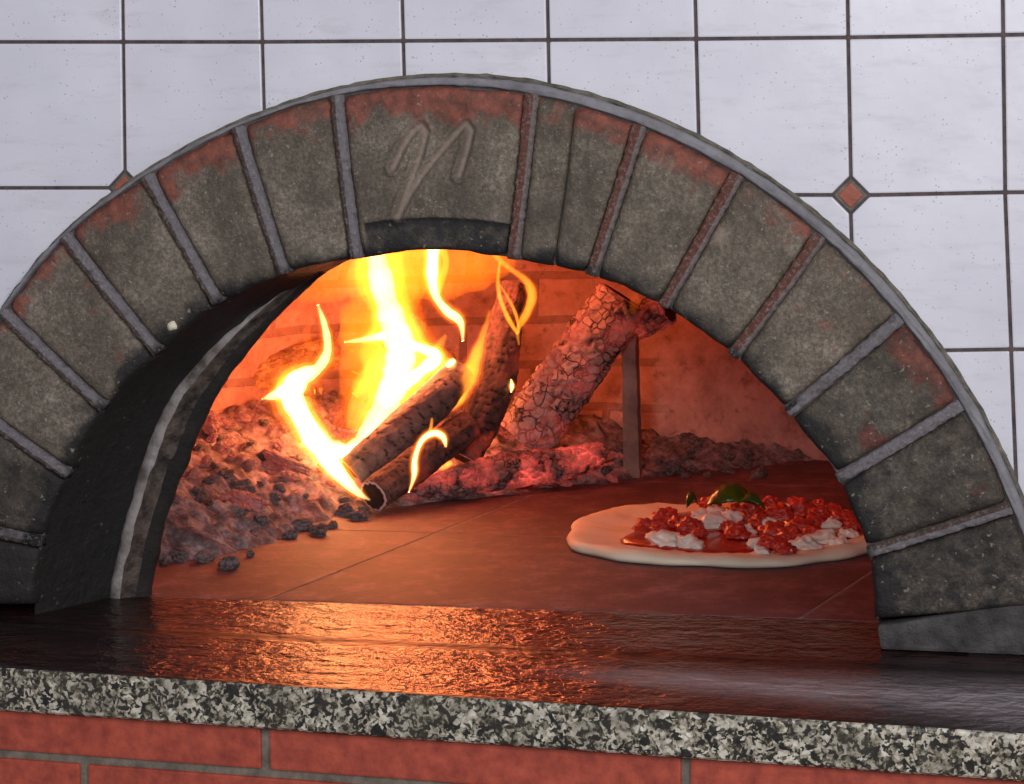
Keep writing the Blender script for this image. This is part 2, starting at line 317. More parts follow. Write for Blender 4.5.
# wall -------------------------------------------------------------
def build_wall():
    xs = {0: [-156, -16, 123, 262, 403, 548, 696, 848, 1003, 1162, 1325], 1: [-152, -16, 125, 266, 407, 551, 700, 850.6, 1005, 1163, 1326],
          2: [-150, -14, 128, 270, 412, 556, 705, 855, 1011, 1168, 1330]}
    ys = {0: [42.5, 42, 42, 42, 41, 40, 39, 37.5, 35, 32, 29], 1: [188, 188, 188, 190, 192, 194, 195, 195.2, 192.5, 191, 190], 2: [335, 337, 340, 343, 346, 350, 352, 352, 349.5, 349, 349]}
    rows = []
    pts = {k: [onY(x, y, 0) for x, y in zip(xs[k], ys[k])] for k in xs}
    up1 = [2*pts[0][i]-pts[1][i] for i in range(11)]; up2 = [2*up1[i]-pts[0][i] for i in range(11)]
    dn = [2*pts[2][i]-pts[1][i] for i in range(11)]; dn2 = [2*dn[i]-pts[2][i] for i in range(11)]
    rows = [up2, up1, pts[0], pts[1], pts[2], dn, dn2]
    parts = []
    g = .0017
    diamonds = [(3, 7), (3, 2)]
    cut = .0165
    for r in range(6):
        for c in range(10):
            A, B, C, D = rows[r][c], rows[r][c+1], rows[r+1][c+1], rows[r+1][c]     # tl tr br bl
            poly = []
            for k, (p, sx, sz) in enumerate(((A, 1, -1), (B, -1, -1), (C, -1, 1), (D, 1, 1))):
                rr, cc = (r, c) if k == 0 else (r, c+1) if k == 1 else (r+1, c+1) if k == 2 else (r+1, c)
                q = (p.x+sx*g, p.z+sz*g)
                if (rr, cc) in diamonds:
                    h, v_ = (q[0]+sx*cut, q[1]), (q[0], q[1]+sz*cut)
                    poly += [v_, h] if k in (0, 2) else [h, v_]
                else: poly.append(q)
            parts.append(hexa(poly, -.0, .006))
    V, F = join(parts)
    wall = obj('tiles_tmp', V, F, M['tile'], smooth=False); bevel_mesh(wall, .0016, 2)
    V, F = hexa([(rows[0][0].x, rows[0][0].z), (rows[0][10].x, rows[0][10].z), (rows[6][10].x, rows[6][10].z), (rows[6][0].x, rows[6][0].z)], .002, .16)
    back = obj('wall_back', V, F, M['grout'], smooth=False)
    cutp = [(CX+math.sin(t)*.535, CZ+math.cos(t)*.520) for t in [math.radians(a) for a in range(-118, 119, 4)]]
    cv, cf = hexa(cutp, -.1, .3); cutter = obj('cutter_tmp', cv, cf, M['tile'], smooth=False)
    res = []
    for o in (wall, back):
        md = o.modifiers.new('cut', 'BOOLEAN'); md.operation = 'DIFFERENCE'; md.object = cutter; md.solver = 'EXACT'
    dg = bpy.context.evaluated_depsgraph_get(); bm = bmesh.new()
    for k, o in enumerate((wall, back)):
        me = bpy.data.meshes.new_from_object(o.evaluated_get(dg), preserve_all_data_layers=True, depsgraph=dg)
        n = len(bm.faces); bm.from_mesh(me); bm.faces.ensure_lookup_table()
        for f in bm.faces[n:]: f.material_index = k
    for o in (wall, cutter): bpy.data.objects.remove(o)
    back.modifiers.clear(); me = bpy.data.meshes.new('wall_back'); bm.to_mesh(me); bm.free()
    me.materials.append(M['tile']); me.materials.append(M['grout'])
    back.data = me; struct(back)
    for (r, c) in diamonds:
        p = rows[r][c]; d = .0125
        for nm, dd, m, y in (('diamond_inset', d, M['inset'], -.0005), ('inset_grout', d+.0035, M['ringd'], .0008)):
            V, F = hexa([(p.x-dd, p.z), (p.x, p.z+dd), (p.x+dd, p.z), (p.x, p.z-dd)], y, .006)
            o = obj(nm, V, F, m, back, smooth=False)
            if nm == 'diamond_inset': bevel_mesh(o, .001, 2); o['label'] = 'small terracotta diamond tile'
build_wall()

# the oven -----------------------------------------------------------
oven = thing('pizza_oven', 'arched brick mouth and chamber of a wood-fired oven set in the white tiled wall', 'oven', (CX, .1, ZF))
MARK = [[(393, 168), (402, 148), (412, 132), (421, 125), (426, 132), (420, 155), (409, 185), (398, 216)],
        [(398, 216), (410, 193), (424, 172), (440, 152), (456, 133), (466, 123), (471, 130), (467, 150), (459, 175)]]
MW = [[(lambda v: (v.x, v.z))(onY(x, y, YF)) for x, y in s] for s in MARK]
def segd(px, pz, a, b):
    dx, dz = b[0]-a[0], b[1]-a[1]; t = max(0, min(1, ((px-a[0])*dx+(pz-a[1])*dz)/(dx*dx+dz*dz+1e-12)))
    return math.hypot(px-a[0]-dx*t, pz-a[1]-dz*t)
def brick(k, gl, gr, red, soot, key=False, seed=0, insoot=1.0):
    (ao0, ro0), (ai0, ri0) = JP[k]; (ao1, ro1), (ai1, ri1) = JP[k+1]
    ro0 -= .002; ro1 -= .002
    nu, nv = (90, 70) if key else (30, 34)
    V, mk = [], []
    D = .13
    for j in range(nv+1):
        v = j/nv
        for i in range(nu+1):
            u = i/nu
            a0 = ai0+(ao0-ai0)*v; a1 = ai1+(ao1-ai1)*v
            rm = (ri0+(ri1-ri0)*u)*(1-v)+(ro0+(ro1-ro0)*u)*v
            # joints taken off both sides as real width
            a0 += gl/rm; a1 -= gr/rm
            a = a0+(a1-a0)*u
            wd = (a1-a0)*rm; ed = min(u*wd, (1-u)*wd, v*.17+.0, (1-v)*.17)
            rr = rm - (1-v)*-.002
            wob = fbm((a*9+seed, rm*9, seed), 1.5, 3)
            x = P(a, rr, 0)
            n1 = fbm((x.x, x.z, seed*.7), 60, 3)
            edge = .0045*math.exp(-ed/.0028)
            # worn corners
            cd = min(math.hypot(min(u, 1-u)*wd, (1-v)*.17), math.hypot(min(u, 1-u)*wd, v*.17))
            edge += .006*math.exp(-cd/.006)
            y = YF + edge + .0012*n1 + .0012*wob
            r_ = max(0, red*sstep(.62, 1.0, v+.10*fbm((x.x, x.z, 3+seed), 22, 3)))
            if v > .95: r_ = max(r_, red*.8)
            r_ = max(r_, (.75 if k == 13 else .42 if k in (2, 3, 1, 14, 12) else .2)*sstep(.05, .45, fbm((x.x, x.z, seed+5), 11, 3)))
            s_ = insoot*(1-sstep(-.02, .17, v+.09*fbm((x.x, x.z, 9+seed), 25, 3)))*.95 + soot
            b_ = 0
            if k == 11:
                q_ = onY(716, 236, YF); d_ = math.hypot((x.x-q_.x)/.014, (x.z-q_.z)/.011); b_ = .8*sstep(1.1, .5, d_+.8*fbm((x.x, x.z, 4), 120, 3))
            if key:
                d = min(segd(x.x, x.z, s[q], s[q+1]) for s in MW for q in range(len(s)-1))
                g_ = math.exp(-(d/.0036)**2); y += .004*g_-.0028*math.exp(-((d-.0065)/.0022)**2); b_ = .75*g_
                if v < .21 and .04 < u: s_ = max(s_, .72+.3*sstep(.14, .2, v)); y += .003*sstep(.215, .19, v)
            rp = rr + .0022*fbm((x.x*30, x.z*30, seed), 1, 2)*(1 if j in (0, nv) else 0)
            V.append(P(a, rp, y)); mk.append((r_, min(1, s_), b_))
    W = nu+1; F = [(j*W+i, j*W+i+1, (j+1)*W+i+1, (j+1)*W+i) for j in range(nv) for i in range(nu)]
    loop = [i for i in range(W)]+[j*W+nu for j in range(1, nv+1)]+[nv*W+i for i in range(nu-1, -1, -1)]+[j*W for j in range(nv-1, 0, -1)]
    n0 = len(V)
    for q in loop: V.append(Vector((V[q].x, D, V[q].z))); mk.append((0, 1, 0))
    n = len(loop); F += [(loop[i], loop[(i+1) % n], n0+(i+1) % n, n0+i) for i in range(n)]; F.append(tuple(range(n0, n0+n)))
    o = obj('arch_brick', V, F, M['brick'], mask=mk); rel(o, oven); return o
G = .0070
spec = [(.2, .98, 0), (.25, .55, 1), (.4, .16, 2), (.75, .0, 3), (.85, .0, 4), (.95, .0, 5), (.75, .0, 6), (1.0, .02, 7), (.55, .0, 8), (.9, .0, 9), (.95, .0, 10), (.7, .0, 11),
        (.35, .0, 12), (1.0, .42, 13), (.35, .55, 14), (.05, .66, 15)]
for k, (r_, s_, sd) in enumerate(spec):
    gl = .0008 if k == 9 else G; gr = .0008 if k == 8 else G
    b = brick(k, gl, gr, r_, s_, key=(k == 7), seed=sd*3.1)
    if k == 7: b['label'] = 'wide keystone brick with an m-shaped mark cut in it'
    if k == 0: b['label'] = 'lowest left arch brick, black with soot'
def bead(name, pts, wid, m, y0=YF, rise=.004, masks=None, seed=0, both=False):
    # rounded mortar bead along pts (x,z)
    V, mk, F = [], [], []; n = len(pts); K = 9
    for i, p in enumerate(pts):
        t = (Vector(pts[min(i+1, n-1)])-Vector(pts[max(i-1, 0)])).normalized(); nn = Vector((-t.y, t.x))
        w_ = wid[i] if isinstance(wid, list) else wid
        w_ *= 1+.14*fbm((p[0]*40, p[1]*40, seed), 1, 2)+.16*fbm((p[0]*160, p[1]*160, seed), 1, 2)
        for k in range(K):
            s = -1+2*k/(K-1); prof = math.sqrt(max(0, 1-s*s))
            if k in (0, K-1): y = y0+.02
            else: y = y0-rise*prof+.0022*fbm((p[0]*150+k*.6, p[1]*150, seed), 1, 4)
            V.append((p[0]+nn.x*w_*s, y, p[1]+nn.y*w_*s))
            mk.append(((.95 if s > 0 else .15) if masks is None else masks(i/(n-1), s)[0], 0 if masks is None else masks(i/(n-1), s)[1], 0))
        if i: F += [((i-1)*K+k, (i-1)*K+k+1, i*K+k+1, i*K+k) for k in range(K-1)]
    F += [tuple(range(K)), tuple((n-1)*K+k for k in range(K))]
    F += [(i*K, (i+1)*K, (i+1)*K+K-1, i*K+K-1) for i in range(n-1)]
    o = obj(name, V, F, m, mask=mk); rel(o, oven); return o
for k in range(1, 16):
    if k == 9: continue
    (ao, ro), (ai, ri) = JP[k]; n = 90
    pts = []
    for i in range(n+1):
        t = i/n; a = ai+(ao-ai)*t; r_ = ri+.002+(ro-.002-ri)*t; v = P(a, r_, 0); pts.append((v.x, v.z))
    rusty = k in (8, 10, 11, 12); kk = k
    def mfun(t, s, kk=kk, rusty=rusty):
        # k<=7: beads run up-left; the camera sees both flanks
        r_ = (.85 if (s > .1) else .1) if not rusty else (.8 if s > -.35 else .05)
        so = max(0, .75-t*4)+(.45 if kk in (13,) and s > 0 else 0)+(.6 if kk == 1 else 0)
        if kk in (13, 14): r_ = .3
        return r_, so
    bead('mortar_joint', pts, [G*1.02*(0.93+.2*i/n) for i in range(n+1)], M['joint_r'] if rusty else M['joint'], YF+.0015, .0042, mfun, seed=k*5)
# cream fleck stuck to the third left brick
q_ = onY(172, 326, YF); V = []
for i in range(12):
    a = 2*math.pi*i/12; r_ = .0048*(1+.35*fbm((math.cos(a), math.sin(a), 3), 1.3, 2)); V.append((q_.x+math.cos(a)*r_, YF-.0008, q_.z+math.sin(a)*r_*1.1))
V += [(v[0], YF+.004, v[2]) for v in V]+[(q_.x, YF-.003, q_.z)]
F = [(i, (i+1) % 12, (i+1) % 12+12, i+12) for i in range(12)]+[(i, (i+1) % 12, 24) for i in range(12)]
o = obj('dough_fleck', V, F, m_simple('cream_fleck', srgb(206, 198, 172), srgb(226, 220, 200), 60), smooth=True); rel(o, oven); o['label'] = 'small cream-coloured fleck stuck to a brick'
# outer mortar ring
angs = [JP[i][0][0] for i in range(17)]; rads = [JP[i][0][1] for i in range(17)]
def outer_r(a):
    for i in range(16):
        if angs[i] <= a <= angs[i+1]: t = (a-angs[i])/(angs[i+1]-angs[i]); return rads[i]*(1-t)+rads[i+1]*t
    return rads[0] if a < angs[0] else rads[-1]
def ring_r(a): return sum(outer_r(a+d*.03) for d in (-2, -1, 0, 1, 2))/5
N = 220; A0, A1 = angs[0], angs[-1]
pts, wd, pts2 = [], [], []
for i in range(N+1):
    a = A0+(A1-A0)*i/N; f = sstep(-.35, .2, a); w_ = .0022+.0035*f
    v = P(a, ring_r(a)+w_*.9, 0); pts.append((v.x, v.z)); wd.append(w_)
    v = P(a, ring_r(a)+w_*1.9+.001+.0016*fbm((a*40, 1, 1), 1, 3), 0); pts2.append((v.x, v.z))
bead('mortar_ring', pts, wd, M['ringm'], YF+.004, .003)
bead('mortar_edge', pts2, .0028, M['ringd'], -.001, .0015)
# mortar bed behind the bricks (fills the joints)
def band(name, a_r0, a_r1, y0, y1, m, A, B, n=96, parent=None, noise_=0.):
    V, F = [], []
    for i in range(n+1):
        a = A+(B-A)*i/n
        for r_, y in ((a_r0(a), y0), (a_r1(a), y0), (a_r1(a), y1), (a_r0(a), y1)): V.append(P(a, r_, y))
        if i: F += [((i-1)*4+k, (i-1)*4+(k+1) % 4, i*4+(k+1) % 4, i*4+k) for k in range(4)]
    F += [(0, 1, 2, 3), tuple(n*4+k for k in range(4))]
    o = obj(name, V, F, m, smooth=False); rel(o, oven); return o
ia = [JP[i][1][0] for i in range(17)]; ir = [JP[i][1][1] for i in range(17)]
def inner_r(a):
    for i in range(16):
        if ia[i] <= a <= ia[i+1]: t = (a-ia[i])/(ia[i+1]-ia[i]); return ir[i]*(1-t)+ir[i+1]*t
    return ir[0] if a < ia[0] else ir[-1]
band('mortar_bed', lambda a: inner_r(a)+.003, lambda a: ring_r(a)+.001, -.006, .125, M['mortar'], ia[0]+.02, ia[-1]-.015)
# stone block under the right end of the arch
pb = [onY(876, 627, YF), onY(1130, 585, YF), onY(1130, 660, YF), onY(880, 652, YF)]
V, F = hexa([(pb[0].x, pb[0].z), (pb[1].x, pb[1].z), (pb[1].x, ZF+.001), (pb[3].x, ZF+.001)], YF+.004, .13)
o = obj('foot_block', V, F, m_simple('foot_stone', srgb(34, 31, 31), srgb(88, 84, 86), 40, .7, .9, .006), smooth=False); bevel_mesh(o, .004, 2); rel(o, oven)
V, F = hexa([(-.78, ZF+.001), (onY(-72, 612, YF).x, ZF+.001), (onY(-72, 520, YF).x, -.5), (-.78, -.5)], -.01, .13)

# reveal (sooty lining behind the face bricks) with the cast rim at its back
RIM_OUT = [(112, 603), (120, 560), (134, 505), (150, 450), (172, 398), (210, 352), (251, 315), (292, 286), (332, 264), (380, 246)]
RIM_IN = [(146, 594), (153, 560), (166, 508), (184, 462), (205, 412), (238, 360), (280, 312), (322, 273), (356, 250), (400, 236)]
YR = .115
def left_to_polar(L_, Y):
    out = []
    for x, y in L_:
        v = onY(x, y, Y); out.append((math.atan2(v.x-CX, v.z-CZ), math.hypot(v.x-CX, v.z-CZ)))
    return out
def curve_fn(pl, right):
    pl = sorted(pl)+right
    def f(a):
        if a <= pl[0][0]: return pl[0][1]
        for i in range(len(pl)-1):
            if a <= pl[i+1][0]:
                t = (a-pl[i][0])/(pl[i+1][0]-pl[i][0]); return pl[i][1]*(1-t)+pl[i+1][1]*t
        return pl[-1][1]
    return f
fi = curve_fn(left_to_polar(RIM_IN, YR), [(.1, .445), (.8, .462), (1.3, .485), (1.53, .50)])
fo = curve_fn(left_to_polar(RIM_OUT, YR), [(.1, .475), (.8, .49), (1.3, .51), (1.53, .53)])
aL = math.atan2(onY(33, 612, 0).x-CX, ZF-CZ); aR = 1.515
n, rows_ = 110, 14
V, F = [], []
for i in range(n+1):
    a = -1.515+(aR+1.515)*i/n
    for j in range(rows_+1):
        t = j/rows_; y = .0+t*.125
        r_ = (inner_r(a)+.0035)*(1-t)+(fo(a)-.004)*t
        if a > 0: r_ = inner_r(a)+.004+t*.05
        r_ += .003*fbm((a*14, t*3, 2), 1.5, 4)*(.3+t*.7)
        V.append(P(a, r_, y))
    if i: F += [((i-1)*(rows_+1)+j, (i-1)*(rows_+1)+j+1, i*(rows_+1)+j+1, i*(rows_+1)+j) for j in range(rows_)]
o = obj('sooty_reveal', V, F, M['soot']); rel(o, oven)
# rim: ridged profile swept round the mouth
def rimsweep():
    V, F, mi = [], [], []; n = 130
    prof = [(1.06, .02), (1.0, -.004), (.86, -.010), (.62, -.012), (.52, -.004), (.40, .0), (.30, .002), (.12, .004), (0, .008), (-.01, .016), (.1, .024)]
    K = len(prof)
    for i in range(n+1):
        a = -1.518+(aR+1.518)*i/n; ri_, ro_ = fi(a), fo(a)+.004
        up_ = 1 if a < -.95 else max(0, 1-(a+.95)/.4)
        for k, (s, dy) in enumerate(prof):
            s2 = s
            r_ = ri_+(ro_-ri_)*s2; q = P(a, r_, 0)
            V.append(P(a, r_+.0022*fbm((q.x, q.z, k*.3), 45, 4), YR+dy*1.0+.002*fbm((q.x, q.z, k), 60, 3)))
        if i:
            for k in range(K-1): F.append(((i-1)*K+k, (i-1)*K+k+1, i*K+k+1, i*K+k)); mi.append(0 if k < 3 else 2 if k < 6 else 1)
    o = obj('iron_rim', V, F, M['rim'], mats=[M['rimd'], M['rimm']], midx=mi); o['label'] = 'scorched grey iron rim inside the arch'; rel(o, oven)
rimsweep()
# front inner wall of the chamber, with the mouth cut out
V, F = [], []; n = 96
for i in range(n+1):
    a = -1.50+3.0*i/n; r_ = fi(a)+.01
    V.append(P(a, r_, .137)); V.append(P(a, 1.0, .137))
    if i: F.append((2*i-2, 2*i-1, 2*i+1, 2*i))
o = obj('inner_front_wall', V, F, M['dome']); rel(o, oven)
# dome
DX, DY, DR = -.13, .74, .60
prof = [(1.0, -.605), (1.0, -.55), (1.0, -.50), (.995, -.45), (.98, -.40), (.95, -.35), (.905, -.30), (.84, -.25), (.75, -.205), (.63, -.165), (.48, -.135), (.3, -.115), (.12, -.105), (0.0, -.1)]
V, F, uv = [], [], []; n = 120; K = len(prof)*3-2
fp = []
for i in range(len(prof)-1):
    for s in range(3): t = s/3; fp.append((prof[i][0]*(1-t)+prof[i+1][0]*t, prof[i][1]*(1-t)+prof[i+1][1]*t))
fp.append(prof[-1])
for i in range(n):
    a = 2*math.pi*i/n
    for k, (r_, z) in enumerate(fp):
        sa, ca = math.sin(a), math.cos(a); q4 = (abs(sa)**14+abs(ca)**14)**(-1/14) if ca < 0 else 1
        fr = sstep(0, -.6, ca)
        if k > 3: z = z+(-.10-z)*fr
        p = Vector((DX+sa*q4*r_*DR, DY+ca*q4*r_*DR, z))
        d = .008*fbm((p.x, p.y, p.z), 9, 4)
        V.append(p+Vector((math.sin(a), math.cos(a), .3))*d); uv.append((a*DR, z+.6))
for i in range(n):
    for k in range(K-1):
        q = (i*K+k, ((i+1) % n)*K+k, ((i+1) % n)*K+k+1, i*K+k+1)
        c = sum((V[t] for t in q), Vector())/4
        if c.y < .170: continue
        F.append(q)
V2 = V
o = obj('chamber_dome', V, F, M['dome'], uv=uv); rel(o, oven)
# hearth floor: big slabs with pale joints
JY = lambda x: .128+.02*(x+.345)
slabs = []
xe = [-1.2, -.345, .232, .83]; ye = [0, .46, .92, 1.45]
def hq(x0, x1, y0, y1, sk=.0): return [(x0, y0), (x1, y0), (x1, y1), (x0, y1)]
V, F, mi = [], [], []
b_ = box(-1.3, 1.0, JY(0)-.01, 1.5, -.66, ZF-.0006); V, F = b_; mi = [0]*6
o = obj('hearth_bed', V, F, M['hjoint'], smooth=False); rel(o, oven)
for ix in range(3):
    for iy in range(3):
        g = .0022
        def c_(x, yy): return (x+.14*yy, JY(x)+yy)
        p = [c_(xe[ix]+g, ye[iy]+g), c_(xe[ix+1]-g, ye[iy]+g), c_(xe[ix+1]-g, ye[iy+1]-g), c_(xe[ix]+g, ye[iy+1]-g)]
        if iy == 0: p[0] = (p[0][0], p[0][1]+.001)
        v = [(a, b, ZF) for a, b in p]+[(a, b, -.65) for a, b in p]
        f = [(0, 1, 2, 3), (7, 6, 5, 4)]+[(i, i+4, (i+1) % 4+4, (i+1) % 4) for i in range(4)]
        o = obj('hearth_slab', v, f, M['hearth'], smooth=False); bevel_mesh(o, .0012, 2); rel(o, oven)

# ------------------------------------------------------------ ledge, threshold, base wall
fe = [onZ(0, 668, ZF), onZ(1024, 734, ZF)]
sl = (fe[1].y-fe[0].y)/(fe[1].x-fe[0].x)
edge = lambda x: fe[0].y+sl*(x-fe[0].x)
X0, X1 = -1.1, 1.1
ledge = thing('granite_ledge', 'speckled grey granite shelf with a greasy dark top in front of the oven mouth', 'shelf', (0, -.2, -.645))
def slab_grid(name, y_front, y_back, z0, z1, m, nx, ny, maskf, parent, r=.006):
    V, F, mk = [], [], []
    ys = [j/ny for j in range(ny+1)]
    for j in range(ny+1):
        for i in range(nx+1):
            x = X0+(X1-X0)*i/nx; y = y_front(x)+(y_back(x)-y_front(x))*ys[j]
            V.append((x, y, z1)); mk.append(maskf(x, y))
    W = nx+1; F = [(j*W+i, j*W+i+1, (j+1)*W+i+1, (j+1)*W+i) for j in range(ny) for i in range(nx)]
    o = obj(name, V, F, m, mask=mk); rel(o, parent); return o
TY = lambda x: -.075-.022*(x+.03)*1.2      # back edge of the granite top (dark line)
def pxof(p):
    d = Vector(p)-CP; z = d.dot(fw); return 512+FPX*d.dot(rt)/z, 392-FPX*d.dot(up)/z
def top_mask(x, y):  # red: pale band growing to the right; green: dark strips
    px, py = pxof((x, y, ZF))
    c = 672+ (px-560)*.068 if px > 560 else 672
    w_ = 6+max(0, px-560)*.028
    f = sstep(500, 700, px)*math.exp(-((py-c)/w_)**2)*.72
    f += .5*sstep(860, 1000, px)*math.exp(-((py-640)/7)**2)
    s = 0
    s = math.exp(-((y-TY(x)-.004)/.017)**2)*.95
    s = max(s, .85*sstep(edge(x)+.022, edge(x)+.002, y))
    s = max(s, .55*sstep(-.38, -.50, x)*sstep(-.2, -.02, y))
    return (min(1, f), min(1, s), 0)
slab_grid('ledge_top', lambda x: edge(x)+.003, lambda x: JY(x)-.003, 0, ZF, M['top'], 240, 90, top_mask, ledge)
# granite body with front edge
V, F = [], []; nx = 160
pr = [(.003, ZF-.0003), (.0008, ZF-.0015), (0, ZF-.0045), (0.0, -.625), (.001, -.6405), (.004, -.643), (.46, -.643), (.46, ZF-.0003)]
for i in range(nx+1):
    x = X0+(X1-X0)*i/nx
    for (dy, z) in pr:
        w_ = .0012*fbm((x*30, z*30, 1), 1, 3) if dy < .01 else 0
        V.append((x, min(edge(x)+dy+w_, JY(x)-.002), z))
    if i: F += [((i-1)*8+k, (i-1)*8+(k+1) % 8, i*8+(k+1) % 8, i*8+k) for k in range(8)]
F += [tuple(range(8)), tuple(nx*8+k for k in range(8))]
o = obj('granite_slab', V, F, M['granite'], smooth=False); rel(o, ledge); o['label'] = 'black, cream and grey speckled edge of the slab'
# brick wall under the ledge
def below():
    parts, mi = [], []
    def X(px, py): return onY(px, py, -.33)
    yb = lambda x: edge(x)+.012
    rows = [(-.6435, -.6845), (-.6925, -.735), (-.743, -.785)]
    xj = {0: [-1.35, -.620, -.218, .192, .60, 1.1], 1: [-1.2, -.80, -.408, .0, .41, .82, 1.1], 2: [-1.2, -.620, -.218, .192, .60, 1.1]}
    for r, (zt, zb) in enumerate(rows):
        for a, b in zip(xj[r][:-1], xj[r][1:]):
            x0, x1 = a+.0042, b-.0042
            sk = lambda x: 0
            v = [(x, yb(x)+dy, z) for x in (x0, x1) for dy in (0, .1) for z in (zb, zt)]
            parts.append((v, box(0, 1, 0, 1, 0, 1)[1]))
    V, F = join(parts)
    o = obj('wall_base', V, F, M['basebrick'], smooth=False); bevel_mesh(o, .0025, 2)
    V, F = [], []
    v = [(x, yb(x)+dy, z) for x in (-1.2, 1.1) for dy in (.0035, .1) for z in (-1.0, -.6435)]
    m = obj('base_mortar', v, box(0, 1, 0, 1, 0, 1)[1], M['basemortar'], smooth=False, parent=o)
    struct(o)
below()

# ------------------------------------------------------------ ash bed
CL = [(100, 575), (150, 566), (200, 561), (262, 546), (300, 530), (335, 517), (385, 508), (440, 502), (520, 492), (600, 483), (700, 473), (800, 462), (900, 455)]
CW = [onZ(x, y) for x, y in CL]
def line_d(x, y):      # signed distance behind the contact line
    best, sg = 9, 1
    for i in range(len(CW)-1):
        a, b = CW[i], CW[i+1]; dx, dy = b.x-a.x, b.y-a.y; t = max(0, min(1, ((x-a.x)*dx+(y-a.y)*dy)/(dx*dx+dy*dy)))
        qx, qy = a.x+dx*t-x, a.y+dy*t-y; d = math.hypot(qx, qy)
        if d < best: best = d; sg = 1 if (dx*(y-a.y)-dy*(x-a.x)) > 0 else -1
    return best*sg
def heap(x, y):
    d = line_d(x, y)+.02*fbm((x, y, 0), 14, 3)
    if d < -.03: return -.004, d
    left = sstep(-.12, -.45, x)
    H = .026+.105*left; Lw = .10+.17*left
    h = H*(1-math.exp(-max(0, d)/Lw))
    lump = noise.voronoi(Vector((x, y, 0))*38)[0][0]
    lump2 = noise.voronoi(Vector((x, y, .5))*85)[0][0]
    k = sstep(-.02, .03, d)
    h += k*((.55-lump)*.020+(.5-lump2)*.008+.006*fbm((x, y, 1), 30, 4)+.012*fbm((x, y, 2), 9, 3))
    return h-.004*(1-k), d
nx, ny = 300, 230; ax0, ax1, ay0, ay1 = -.80, .32, .22, 1.36
V, F, mk = [], [], []
for j in range(ny+1):
    for i in range(nx+1):
        x = ax0+(ax1-ax0)*i/nx; y = ay0+(ay1-ay0)*j/ny
        h, d = heap(x, y); V.append((x, y, ZF+h))
        fx, fy = x+.36, y-.92
        g = math.exp(-(fx*fx/.045+fy*fy/.035))
        g = max(g, .6*math.exp(-((x+.24)**2/.012+(y-1.02)**2/.01)))
        mk.append((g*sstep(0, .04, d), 0, 0))
W = nx+1
for j in range(ny):
    for i in range(nx):
        q = (j*W+i, j*W+i+1, (j+1)*W+i+1, (j+1)*W+i)
        c = V[q[0]]
        if max(V[t][2] for t in q) < ZF-.001: continue
        if (c[0]-DX)**2+(c[1]-DY)**2 > (DR+.0)**2: continue
        F.append(q)
used = sorted({t for q in F for t in q}); ix = {t: i for i, t in enumerate(used)}
V = [V[t] for t in used]; mk = [mk[t] for t in used]; F = [tuple(ix[t] for t in q) for q in F]
o = obj('ash_bed', V, F, M['ash'], mask=mk)
tag(o, 'heap of grey and pink ash spread over the left and back of the oven floor', 'ash', kind='stuff')

